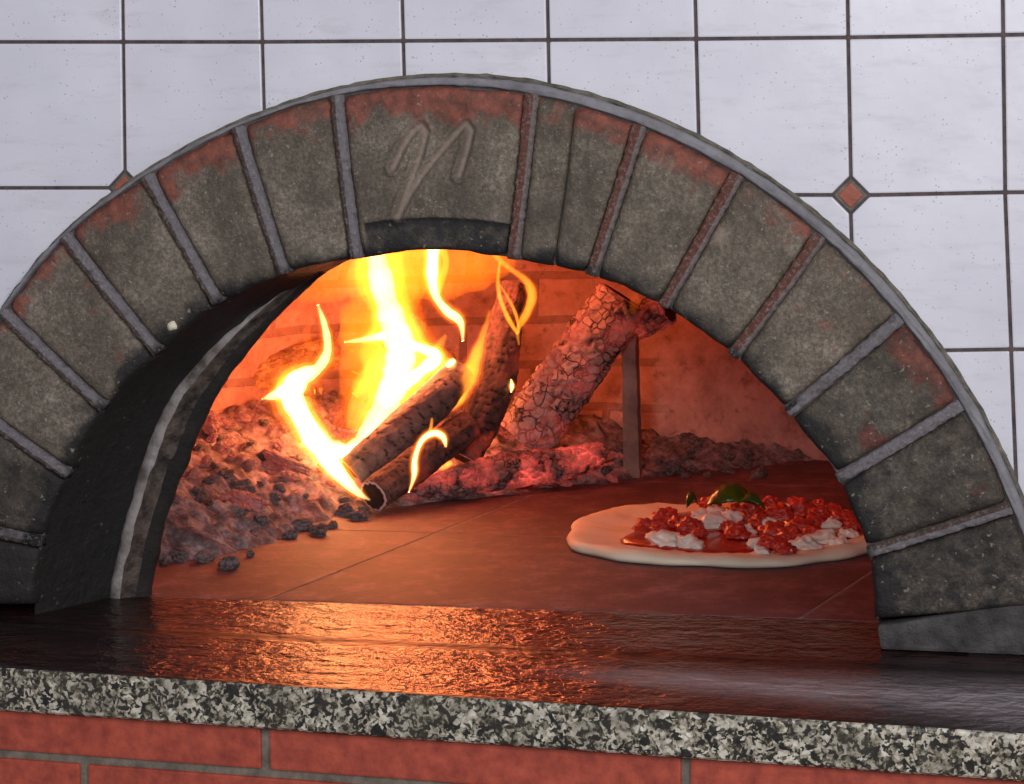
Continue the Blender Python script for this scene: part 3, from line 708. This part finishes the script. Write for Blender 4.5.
# ------------------------------------------------------------ logs
def log(path, rads, m, seed=0, crack=.12, ringf=0., cw=1., nu=64, nl=None, cellu=9., celll=26., bend=.0, endm=None, cap=True):
    # path: list of Vectors; charred surface cut into blocks by cracks (voronoi or rings)
    tot = sum((path[i+1]-path[i]).length for i in range(len(path)-1)); nl = nl or int(tot/.0028)
    V, F, mk = [], [], []
    def at(t):
        s = t*tot
        for i in range(len(path)-1):
            l = (path[i+1]-path[i]).length
            if s <= l or i == len(path)-2:
                q = s/l; return path[i].lerp(path[i+1], q), rads[i]*(1-q)+rads[i+1]*q
            s -= l
    for j in range(nl+1):
        t = j/nl; p, r_ = at(t); p2, _ = at(min(1, t+.04)); p1, _ = at(max(0, t-.04)); T = (p2-p1).normalized()
        A = T.orthogonal().normalized() if abs(T.z) > .95 else T.cross(Vector((0, 0, 1))).normalized(); B = T.cross(A)
        p = p+A*(.1*r_*math.sin(t*7+seed))
        for i in range(nu):
            a = 2*math.pi*i/nu; ca, sa = math.cos(a), math.sin(a)
            l = t*tot
            c1 = Vector((ca*r_*cellu*10, sa*r_*cellu*10, l*celll+seed))
            dd = noise.voronoi(c1)[0]; cr = (1-sstep(.02, .16, dd[1]-dd[0]))*(.35+.65*sstep(-.3, .3, fbm((ca*1.5, sa*1.5, l*14+seed), 1.3, 3)))*cw
            if ringf:
                ph = l*ringf+.9*fbm((ca*1.2, sa*1.2, l*8+seed), 1, 3); rg = abs((ph % 1)-.5)*2; cr = max(cr*.6, sstep(.80, .97, rg)*sstep(-.5, .1, fbm((ca*2.2, sa*2.2, l*30+seed*2), 1, 2)))
            blk = noise.cell(Vector((round(c1.x), round(c1.y), round(c1.z))))
            rr = r_*(1-crack*cr+.07*fbm((ca*2, sa*2, l*18+seed), 1, 4)+.03*(dd[0]*-1+.4)*cw+.035*fbm((ca*6, sa*6, l*130+seed), 1, 4)+.04*(noise.cell(c1*1.0+Vector((0, 0, 0)))-.5)*cw)
            V.append(p+(A*ca+B*sa)*rr); mk.append((cr, 0, 0))
        if j: F += [((j-1)*nu+i, (j-1)*nu+(i+1) % nu, j*nu+(i+1) % nu, j*nu+i) for i in range(nu)]
    mi = [0]*len(F)
    for e, j in ((0, 0), (1, nl)):
        p, r_ = at(e); p1, _ = at(.03 if e == 0 else .97); T = (p-p1).normalized()
        base = j*nu; prev = list(range(base, base+nu))
        cen = sum((V[t] for t in prev), Vector())/nu
        for s, dz, mm in ((.84, .02, 1), (.66, -.03, 2), (.25, -.10, 2)):
            n0 = len(V)
            for i in range(nu):
                V.append(cen+(V[base+i]-cen)*s*(1+.04*math.sin(i*5))+T*r_*dz); mk.append((0, 0, 0))
            F += [(prev[i], prev[(i+1) % nu], n0+(i+1) % nu, n0+i) for i in range(nu)]; mi += [mm if endm else 0]*nu; prev = list(range(n0, n0+nu))
        F.append(tuple(prev)); mi.append(2 if endm else 0)
    return V, F, mk, mi
def make_log(px, rpx, m, label, **k):
    path = [onY(x, y, Y) for x, y, Y in px]; rads = [r_*pxm(Y) for r_, (_, _, Y) in zip(rpx, px)]
    V, F, mk, mi = log(path, rads, m, endm=True, **k)
    o = obj('fire_log', V, F, m, mask=mk, mats=[M['endring'], M['endcore']], midx=mi)
    return tag(o, label, 'log')
make_log([(524, 438, 1.02), (560, 388, 1.03), (590, 345, 1.04), (622, 296, 1.05)], [33, 31, 31, 27], M['log_ash'],
         'thick ash-white charred log leaning up to the right against the iron post', seed=1, crack=.13, cellu=8.5, celll=58)
make_log([(566, 360, 1.13), (612, 330, 1.12), (668, 309, 1.10)], [22, 22, 17], M['log_ash'],
         'short grey log propped behind the top of the leaning ash-white log', seed=4.3, crack=.14, cellu=9, celll=58)
make_log([(352, 474, .80), (392, 440, .83), (436, 398, .87), (462, 370, .9)], [19, 20, 20, 17], M['log_grey'],
         'grey charred log lying under the tallest flame, upper of the two front logs', seed=2.2, crack=.07, ringf=62, cw=.25, cellu=5, celll=30)
make_log([(373, 496, .715), (400, 477, .765), (438, 447, .83), (470, 425, .87)], [17.5, 18, 18, 16], M['log_dark'],
         'black log with a pale round burnt end facing out at the front of the fire', seed=3.1, crack=.10, ringf=85, cw=.5)
make_log([(462, 458, .90), (478, 425, .92), (495, 385, .94), (503, 340, .96), (516, 285, .99)], [20, 21, 20, 19, 14], M['log_dark'],
         'upright black log ringed with cracks between the flames and the leaning log', seed=5.1, crack=.11, ringf=95, cw=.6)
make_log([(408, 497, .82), (455, 482, .86), (510, 470, .92), (560, 466, .97), (600, 452, 1.02)], [12, 17, 19, 18, 12], M['log_pink'],
         'crumbling pink-glowing ember log lying flat along the front of the ash', seed=6.4, crack=.22, cellu=8, celll=55)
make_log([(196, 408, 1.0), (240, 382, 1.03), (285, 366, 1.06), (335, 350, 1.1)], [17, 18, 17, 16], M['log_glow'],
         'orange-glowing charred log at the far left behind the iron rim', seed=7.7, crack=.18, ringf=60)
make_log([(228, 360, 1.14), (270, 332, 1.15), (310, 312, 1.16), (338, 292, 1.17)], [15, 20, 20, 14], M['log_glow'],
         'dim charred log stacked above the far-left glowing log', seed=8.8, crack=.2, cellu=7, celll=45)
make_log([(340, 440, .98), (360, 405, 1.0), (392, 350, 1.03), (420, 320, 1.05)], [14, 16, 17, 12], M['log_glow'],
         'burning log hidden behind the brightest flames', seed=9.9, crack=.2, ringf=70)
make_log([(405, 345, 1.06), (440, 360, 1.05), (470, 385, 1.0), (488, 402, .98)], [12, 14, 14, 11], M['log_dark'],
         'burning black log sloping down to the right behind the small bright flames', seed=10.4, crack=.2, ringf=80)

# iron post -----------------------------------------------------------
pt, pbm = onY(631, 352, 1.09), onZ(637, 474)
pbm = Vector((pbm.x, 1.09, ZF)); pt = onY(633, 334, 1.09)
V, F = [], []
wp = .0115
for k in range(25):
    t = k/24; c = pbm.lerp(Vector((pt.x-.004, 1.09, pt.z)), t)
    for sx, sy in ((-1, -1), (1, -1), (1, 1), (-1, 1)):
        V.append((c.x+sx*wp*(1-.15*t)+.0015*fbm((k*.5, sx, sy), 1, 2), c.y+sy*.012, c.z))
    if k: F += [((k-1)*4+i, (k-1)*4+(i+1) % 4, k*4+(i+1) % 4, k*4+i) for i in range(4)]
F += [(0, 1, 2, 3), (96, 97, 98, 99)]
o = obj('iron_post', V, F, M['post'], smooth=False); bevel_mesh(o, .002, 2)
tag(o, 'upright scorched iron post holding up the leaning log, standing in the ash', 'post')

# ------------------------------------------------------------ embers and coals (one of each kind, then copies)
def chunk_mesh(name, m, seed, flat=.7):
    bm = bmesh.new(); bmesh.ops.create_icosphere(bm, subdivisions=4, radius=1)
    cr = []
    for v in bm.verts:
        p = v.co.copy(); c = noise.voronoi(p*1.5+Vector((seed, 0, 0)))[0]
        k = 1-sstep(.02, .2, c[1]-c[0])
        f = 1+.35*fbm(p+Vector((seed, 3, 1)), 1.1, 3)-.16*k
        v.co = Vector((p.x*1.25, p.y*.85, p.z*flat))*f; cr.append((k, 0, 0))
    V = [v.co.copy() for v in bm.verts]; F = [tuple(v.index for v in f.verts) for f in bm.faces]; bm.free()
    o = obj(name, V, F, m, mask=cr); return o
emb = [chunk_mesh('ember', M['ember'], s) for s in (1.1, 4.2, 8.3)]
coal = [chunk_mesh('charcoal_lump', M['coal'], s) for s in (2.1, 5.2, 7.3)]
def put(protos, k, x, y, s, used, label, cat, group, dz=.15):
    p = protos[k % 3]
    if k % 3 in used: o = p.copy(); COL.objects.link(o)
    else: o = p; used.add(k % 3)
    h = max(0, heap(x, y)[0]); o.location = (x, y, ZF+h+s*dz+.001); o.scale = (s, s, s)
    o.rotation_euler = (random.uniform(-.5, .5), random.uniform(-.5, .5), random.uniform(0, 6.28))
    o['label'] = label; o['category'] = cat; o['group'] = group; return o
ue, uc = set(), set()
# ember positions by region of the fire bed
spots = []
rng = random.Random(11)
while len(spots) < 78:
    px, py = rng.uniform(195, 345), rng.uniform(400, 505)
    spots.append((px, py))
for i, (px, py) in enumerate(spots):
    # walk along the ray to the heap surface
    Y = .3; hit = None
    while Y < 1.3:
        v = onY(px, py, Y)
        if v.z < ZF+max(0, heap(v.x, Y)[0]): hit = v; break
        Y += .006
    if hit is None or (hit.x-DX)**2+(hit.y-DY)**2 > (DR-.03)**2: continue
    glow = rng.random() < sstep(520, 420, py)*.8+.08
    if glow: put(emb, i, hit.x, hit.y, rng.uniform(.006, .013), ue, 'glowing red ember among the ashes left of the flames', 'ember', 'embers in the left ash heap')
    else: put(coal, i, hit.x, hit.y, rng.uniform(.004, .008), uc, 'grey lump of burnt charcoal on the left ash heap', 'charcoal', 'charcoal lumps on the left ash heap')
for i, (px, py, s) in enumerate([(165, 556, .012), (180, 552, .02), (205, 553, .017), (228, 560, .022), (250, 548, .01), (262, 528, .018), (290, 530, .014), (300, 522, .02), (318, 527, .02), (333, 520, .012),
                                  (172, 535, .012), (240, 525, .015), (275, 512, .012), (345, 508, .02), (358, 512, .016), (365, 506, .014)]):
    v = onZ(px, py, ZF+.01)
    put(coal, i, v.x, v.y, s*.62, uc, 'dark charcoal lump at the front foot of the ash heap', 'charcoal', 'charcoal lumps at the foot of the heap', .3)
for i, (px, py, s) in enumerate([(425, 492, .017), (440, 498, .014), (420, 503, .012), (455, 496, .013), (470, 480, .016), (445, 478, .02), (500, 492, .014), (540, 484, .014), (565, 470, .012), (585, 465, .014), (598, 462, .012), (610, 458, .012),
                                  (410, 488, .012), (480, 498, .012), (432, 482, .016), (520, 440, .018), (505, 450, .02), (490, 462, .018), (540, 455, .014), (612, 466, .010), (575, 458, .012)]):
    v = onZ(px, py, ZF+.022)
    if heap(v.x, v.y)[1] < .0: continue
    put(emb, i, v.x, v.y, s*.72, ue, 'glowing pink ember under the fallen ember log', 'ember', 'embers around the fallen log', .5)
for i in range(34):
    px, py = rng.uniform(600, 775), 0; py = rng.uniform(440, 474)-(px-600)*.02
    v = onZ(px, py, ZF+.01)
    if (v.x-DX)**2+(v.y-DY)**2 > (DR-.02)**2: continue
    put(coal, i, v.x, v.y, rng.uniform(.005, .011), uc, 'small grey cinder in the ash beside the iron post', 'cinder', 'cinders by the post', .3)
# bar of ember with a glowing outline, and the round one below it
for nm, (px, py), s, lab in (('ember', (285, 467), (.030, .012, .010), 'flat oblong ember with a glowing red outline, high on the left heap'),
                             ('ember', (247, 507), (.022, .018, .016), 'round hollow-looking ember glowing pink, lower on the left heap')):
    Y = .3
    while Y < 1.3:
        v = onY(px, py, Y)
        if v.z < ZF+max(0, heap(v.x, Y)[0]): break
        Y += .005
    o = emb[0].copy(); COL.objects.link(o); o.location = v+Vector((0, 0, .008)); o.scale = s; o.rotation_euler = (0, .35, -.15)
    if 'group' in o: del o['group']
    o['label'] = lab; o['category'] = 'ember'

# ------------------------------------------------------------ pizza
PC = onZ(722, 531); PC = Vector((PC.x+.020, PC.y-.045, ZF)); PR = .196; PD = .222
pizza = thing('pizza', 'raw pizza with tomato, cheese and basil on the right of the oven floor', 'pizza', tuple(PC))
def m_basic(name, c, rough=.5, c2=None, scale=30, sss=0, bs=.3, coat=0):
    m, nt, b = mat(name); co_ = coord(nt)
    L(nt, ramp(nt, noi(nt, co_, scale, 5), [(.3, c), (.7, c2 or c)]), b.inputs['Base Color']); b.inputs['Roughness'].default_value = rough
    b.inputs['Subsurface Weight'].default_value = sss; b.inputs['Subsurface Radius'].default_value = (.01, .006, .004)
    b.inputs['Coat Weight'].default_value = coat; b.inputs['Coat Roughness'].default_value = .15
    bump(nt, b, noi(nt, co_, scale*2.5, 5), bs, .003); return m
MD = m_basic('raw_dough', srgb(226, 210, 184), .6, srgb(240, 230, 210), 14)
MS = m_basic('tomato_sauce', srgb(150, 22, 12), .22, srgb(186, 40, 20), 40, bs=.6, coat=.5)
MC = m_basic('mozzarella', srgb(226, 214, 200), .35, srgb(240, 234, 224), 30, coat=.3)
MT = m_basic('tomato_chunk', srgb(176, 30, 24), .25, srgb(206, 66, 52), 70, bs=.6, coat=.5)
MB_ = m_basic('basil', srgb(20, 44, 10), .22, srgb(44, 82, 22), 25, coat=.4)
def disc(name, rfun, prof, m, z0, n=140, seed=0):
    V, F = [], []; K = len(prof)
    for i in range(n):
        a = 2*math.pi*i/n; R_ = rfun(a)
        for k, (s, h) in enumerate(prof):
            x, y = math.cos(a)*R_*s, math.sin(a)*R_*s*PD/PR
            zz = z0+h*(1+.35*fbm((math.cos(a)*2+seed, math.sin(a)*2, k*.1), 1.3, 3)) + (.0014*fbm((x, y, seed), 60, 3) if h > .003 else 0)
            V.append((x, y, max(zz, .0005)))
    for i in range(n):
        for k in range(K-1): F.append((i*K+k, ((i+1) % n)*K+k, ((i+1) % n)*K+k+1, i*K+k+1))
    F.append(tuple(i*K for i in range(n))); F.append(tuple(i*K+K-1 for i in range(n)))
    return obj(name, V, F, m, pizza)
disc('crust', lambda a: PR*(1+.035*math.sin(2*a+1)+.025*math.sin(5*a+.6)+.014*math.sin(9*a)+.008*math.sin(17*a)), [(.0, .0075), (.3, .0075), (.6, .0075), (.74, .0085), (.80, .0105), (.86, .0130), (.91, .0140), (.955, .013), (.985, .010), (1.0, .005), (.985, .0005), (.6, .0003)], MD, .0003, seed=3)
disc('sauce', lambda a: PR*(.72+.05*math.sin(3*a+2)+.03*math.sin(7*a)), [(0, .0098), (.5, .0098), (.85, .0095), (.96, .0085), (1, .006), (.9, .002)], MS, .001, seed=8).location.x = .008
def blob(name, m, x, y, z, s, seed, amp=.4, lumpy=1.3, oc=3):
    bm = bmesh.new(); bmesh.ops.create_icosphere(bm, subdivisions=4, radius=1)
    for v in bm.verts:
        p = v.co.copy(); f = 1+amp*fbm(p+Vector((seed, seed*.3, 0)), lumpy, oc)
        v.co = Vector((x+p.x*s[0]*f, y+p.y*s[1]*f, max(z+p.z*s[2]*f, z-.3*s[2])))
    V = [v.co.copy() for v in bm.verts]; F = [tuple(v.index for v in f.verts) for f in bm.faces]; bm.free()
    return obj(name, V, F, m, pizza)
def ploc(px, py, h=.018):
    v = onZ(px, py, ZF+h); return v.x-PC.x, v.y-PC.y
for i, (px, py, s) in enumerate([(668, 538, 15), (690, 540, 13), (655, 534, 9), (712, 522, 18), (728, 515, 12), (745, 527, 9), (757, 540, 10), (715, 507, 9), (805, 542, 13), (826, 535, 13), (838, 540, 10), (770, 520, 10),
                                 (832, 522, 10), (700, 512, 9), (848, 530, 9), (790, 508, 10), (760, 548, 8)]):
    x, y = ploc(px, py); r_ = s*pxm(.6); blob('cheese_piece', MC, x, y, .0125, (r_*1.05, r_*.9, r_*.72), i*3.3, .5, 1.4, 2)
for i, (px, py, s) in enumerate([(665, 514, 13), (678, 520, 11), (690, 524, 13), (660, 524, 9), (737, 530, 13), (728, 524, 9), (775, 530, 16), (790, 536, 15), (770, 540, 11), (800, 524, 14), (752, 510, 14), (735, 508, 10),
                                 (780, 512, 15), (800, 507, 15), (820, 512, 13), (815, 520, 11), (833, 508, 11), (710, 501, 11), (770, 500, 10), (843, 515, 12), (645, 520, 8), (760, 518, 11), (795, 499, 9), (700, 530, 8), (675, 536, 7),
                                 (820, 502, 9), (750, 497, 8), (854, 522, 10), (785, 546, 10), (812, 530, 10)]):
    x, y = ploc(px, py, .02); r_ = s*pxm(.6)*.9; blob('tomato_piece', MT, x, y, .015, (r_*1.08, r_*.95, r_*.85), 50+i*2.7, .45, 2.2)
def leaf(px, py, ln, wd_, rz, tilt, curl, z):
    V, F = [], []; nu, nv = 28, 14
    x0, y0 = ploc(px, py, z)
    for i in range(nu+1):
        u = i/nu; w_ = wd_*math.sin(math.pi*u**.85)**.8 if 0 < u < 1 else 0.0004
        for j in range(nv+1):
            v = -1+2*j/nv
            x = (u-.5)*ln; y = v*w_; zz = curl*(1-(v*v))*w_*1.6+.012*math.sin(u*3.1)+.0012*abs(math.sin(u*22+v*2))-.0015*math.exp(-(v/.08)**2)
            X = x*math.cos(rz)-y*math.sin(rz); Y = x*math.sin(rz)+y*math.cos(rz)
            V.append((x0+X, y0+Y, z+zz+y*tilt))
    W = nv+1; F = [(i*W+j, i*W+j+1, (i+1)*W+j+1, (i+1)*W+j) for i in range(nu) for j in range(nv)]
    o = obj('basil_leaf', V, F, MB_, pizza); md = o.modifiers.new('t', 'SOLIDIFY'); md.thickness = .0008; return o
leaf(732, 505, .066, .020, .1, .30, .45, .027)
leaf(750, 507, .040, .008, -.35, .5, .4, .027)
leaf(692, 506, .03, .005, 1.3, .6, .7, .020)

# ------------------------------------------------------------ fire
V_or = m_vol('flame_orange', (1., .20, .012), 34)
V_ye = m_vol('flame_yellow', (1., .50, .05), 95)
V_wh = m_vol('flame_white', (1., .85, .30), 170)
V_dim = m_vol('flame_dim', (1., .17, .003), 17)
fire = thing('fire', 'tall yellow and orange flames rising from the burning logs', 'fire', tuple(onY(400, 500, .85)))
def tube(pts, m, sc=1., ns=16, dep=1., parent=fire):
    # smooth path through (x, y, r_px, Y)
    P4 = pts; S = []
    def cr(p0, p1, p2, p3, t): return .5*((2*p1)+(-p0+p2)*t+(2*p0-5*p1+4*p2-p3)*t*t+(-p0+3*p1-3*p2+p3)*t**3)
    for i in range(len(P4)-1):
        a, b, c, d = P4[max(i-1, 0)], P4[i], P4[i+1], P4[min(i+2, len(P4)-1)]
        for k in range(8): S.append([cr(a[q], b[q], c[q], d[q], k/8) for q in range(4)])
    S.append(list(P4[-1])); V, F = [], []
    for i, (x, y, r_, Y) in enumerate(S):
        c = onY(x, y, Y); a = S[max(0, i-1)]; b = S[min(len(S)-1, i+1)]
        T = (onY(b[0], b[1], b[3])-onY(a[0], a[1], a[3])).normalized(); A = T.cross(fw)
        A = A.normalized() if A.length > .1 else rt.copy(); B = T.cross(A).normalized(); R_ = max(.4, r_*sc)*pxm(Y)*(1+.30*fbm((x*.045, y*.045, Y*9), 1, 3)*(1.35-sc*.5))
        for k in range(ns):
            g = 2*math.pi*k/ns; wv = 1+.22*fbm((x*.03+math.cos(g)*.8, y*.03, math.sin(g)*.8+Y*7), 1, 3); V.append(c+(A*math.cos(g)*R_+B*math.sin(g)*R_*dep)*wv)
        if i: F += [((i-1)*ns+k, (i-1)*ns+(k+1) % ns, i*ns+(k+1) % ns, i*ns+k) for k in range(ns)]
    F += [tuple(range(ns)), tuple((len(S)-1)*ns+k for k in range(ns))]
    return V, F
VM = {}
SH = [(1.75, (1., .14, .006), .28), (1.38, (1., .22, .012), .55), (1.08, (1., .42, .03), .9), (.70, (1., .85, .35), 2.8)]
def vmat(k, R_):
    q = min((.003, .006, .010, .016, .026), key=lambda v: abs(math.log(v/R_)))
    if (k, q) not in VM:
        sc, c, rad = SH[k]; VM[(k, q)] = m_vol('flame_gas', c, rad/(2*q*sc))
    return VM[(k, q)]
def flame(pts, core=True, white=False, lvl=1, dep=1.):
    mr = sorted(p[2] for p in pts)[len(pts)*2//3]*pxm(.87)
    if lvl == 0:
        V_, F_ = tube(pts, None, 1., dep=dep); o = obj('flame', V_, F_, V_dim); rel(o, fire); return
    top = None
    for k in range(4 if white else 3 if core else 1):
        V_, F_ = tube(pts, None, SH[k][0]*(1.0 if mr > .006 else .85), dep=dep)
        o = obj('flame' if top is None else 'flame_core', V_, F_, vmat(k, mr))
        if top is None: rel(o, fire); top = o
        else: o.parent = top
Y = .84
flame([(370, 500, 1.5, .70), (356, 491, 6, .71), (336, 470, 11, .74), (317, 442, 14, .79), (300, 412, 17, .83), (291, 393, 17, .84), (300, 378, 13, .84), (318, 368, 11, .84), (327, 350, 8, .85), (325, 328, 5, .85), (318, 305, 1.5, .86)], white=True)
flame([(262, 399, 1, .84), (275, 395, 7, .84), (290, 390, 12, .84), (302, 392, 9, .84)], white=True)
flame([(340, 452, 8, .82), (356, 446, 12, .83), (372, 428, 15, .84), (384, 405, 19, .85), (395, 380, 24, .86), (400, 355, 25, .87), (394, 325, 22, .88), (385, 298, 18, .88), (378, 270, 15, .88), (374, 240, 13, .88)], white=True)
flame([(318, 432, 6, .82), (330, 446, 10, .82), (346, 452, 12, .82), (360, 446, 8, .83)], white=True)
flame([(345, 342, 1, .87), (362, 340, 4, .87), (385, 336, 8, .87)], white=True)
flame([(355, 395, 3, .86), (362, 385, 9, .86), (374, 372, 11, .86), (390, 362, 12, .87)], white=False)
flame([(405, 385, 8, .87), (420, 372, 10, .87), (436, 358, 9, .88), (425, 350, 8, .88), (408, 345, 8, .88)], white=True)
flame([(410, 360, 6, .89), (420, 335, 5, .89), (416, 310, 4, .89), (424, 330, 2, .89)], core=False)
flame([(463, 341, 1.5, .90), (460, 322, 5, .90), (447, 311, 6, .90), (436, 296, 7, .90), (432, 275, 9, .90), (434, 240, 9, .90)], white=True)
flame([(440, 240, 3, .90), (446, 262, 4, .90), (440, 285, 4, .90), (435, 300, 3, .9)], white=False)
flame([(519, 345, 1, .94), (518, 330, 2.5, .94), (527, 312, 4.5, .94), (532, 296, 5, .94), (526, 281, 4, .94), (512, 270, 3, .94), (498, 258, 3, .94), (488, 243, 3, .94)])
flame([(518, 334, 2, .93), (508, 318, 2.5, .93), (500, 298, 2.5, .93), (498, 280, 2, .93), (500, 262, 1.5, .93)])
flame([(519, 332, 1, .94), (516, 315, 1.6, .94), (508, 298, 1.6, .94), (500, 285, 1, .94)])
flame([(447, 412, 2, .88), (458, 398, 6, .88), (468, 378, 8, .88), (476, 356, 6, .89), (483, 335, 3, .9), (490, 310, 1, .9)])
flame([(447, 366, 3, .87), (451, 363, 5, .87), (455, 360, 3, .87)], white=True)
flame([(446, 407, 2.5, .87), (449, 398, 4, .87), (453, 386, 5, .87), (454, 377, 4, .87)], white=True)
flame([(511, 392, 1.2, .92), (512, 386, 3, .92), (511, 379, 1.2, .92)], white=True)
flame([(409, 492, 1.2, .70), (414, 476, 4, .70), (415, 458, 5, .70), (422, 440, 5, .70), (434, 433, 4.5, .70), (443, 437, 4, .70), (446, 447, 1.5, .70)], white=True)
flame([(424, 440, 2, .78), (430, 430, 2, .78), (432, 418, 1, .78)])
flame([(405, 395, 5, .9), (422, 402, 5, .9), (438, 402, 4, .88), (426, 408, 2, .86)], core=False)
flame([(436, 470, 1, .84), (446, 465, 3, .84), (452, 462, 2, .84)], core=True)
flame([(500, 400, 1, .95), (508, 360, 3, .95), (514, 320, 2, .95)], core=False, lvl=0)
flame([(352, 430, 5, .85), (362, 405, 12, .86), (378, 375, 16, .87), (372, 345, 10, .88), (380, 320, 7, .88), (364, 290, 6, .89), (362, 262, 8, .89), (366, 238, 8, .89)])
flame([(398, 420, 6, .86), (414, 396, 12, .87), (424, 372, 12, .88), (412, 338, 12, .88), (402, 305, 9, .89), (396, 275, 8, .89), (396, 240, 9, .89)])
flame([(420, 395, 4, .89), (436, 385, 7, .89), (445, 368, 7, .9), (438, 350, 5, .9), (446, 335, 2, .9)], core=True)
flame([(330, 420, 3, .84), (340, 408, 5, .84), (352, 392, 5, .85), (350, 375, 3, .85)], core=False)
flame([(352, 318, 1, .9), (356, 300, 4, .9), (350, 280, 6, .9), (356, 258, 7, .9), (350, 238, 6, .9)], core=False)
flame([(420, 320, 1.5, .9), (416, 300, 4, .9), (410, 280, 5, .9), (414, 258, 6, .9), (410, 238, 6, .9)], core=False)
flame([(330, 372, 2, .85), (342, 362, 5, .86), (354, 350, 6, .86), (348, 332, 4, .87), (352, 318, 1, .87)], core=False)
flame([(392, 436, 2, .83), (402, 420, 4, .84), (398, 404, 5, .85), (408, 388, 3, .86)], core=False)
flame([(462, 392, 2, .88), (460, 378, 4, .89), (452, 362, 4, .9), (458, 345, 2, .9)], core=False)
flame([(300, 372, 1, .86), (310, 352, 3, .86), (306, 335, 3, .87), (312, 318, 1, .87)], core=False)
# soft glowing sheets behind the tongues
flame([(300, 300, 10, 1.0), (340, 275, 26, 1.0), (390, 262, 34, 1.0), (440, 268, 34, 1.0), (490, 262, 24, 1.0), (515, 258, 8, 1.0)], core=False, lvl=0)
flame([(350, 400, 14, .98), (370, 350, 34, .98), (385, 300, 42, .98), (395, 235, 36, .98)], core=False, lvl=0)
flame([(410, 340, 6, .93), (414, 300, 10, .93), (412, 265, 12, .93), (410, 235, 12, .93)], core=False, lvl=1, dep=.6)
flame([(466, 300, 3, .96), (468, 280, 8, .96), (474, 255, 11, .96), (476, 235, 11, .96)], core=False, lvl=1, dep=.6)
flame([(345, 300, 3, .97), (346, 280, 8, .97), (350, 255, 12, .97), (352, 235, 12, .97)], core=False, lvl=1, dep=.6)
flame([(636, 292, 1, .9), (634, 302, 3.5, .9), (632, 314, 2, .9)], core=False)
flame([(620, 296, 1, .9), (624, 308, 2.5, .9), (627, 318, 1, .9)], core=False, lvl=0)
FC = (1., .19, .075)
point('fire_glow_middle', onY(392, 372, .87), 2.2, FC, .045)
point('fire_glow_top', onY(380, 285, .88), .8, FC, .04)
point('fire_glow_left', onY(293, 395, .84), .5, FC, .03)
point('fire_glow_low', onY(345, 455, .82), .4, FC, .025)
point('fire_glow_right', onY(462, 262, .90), 1.9, FC, .02)
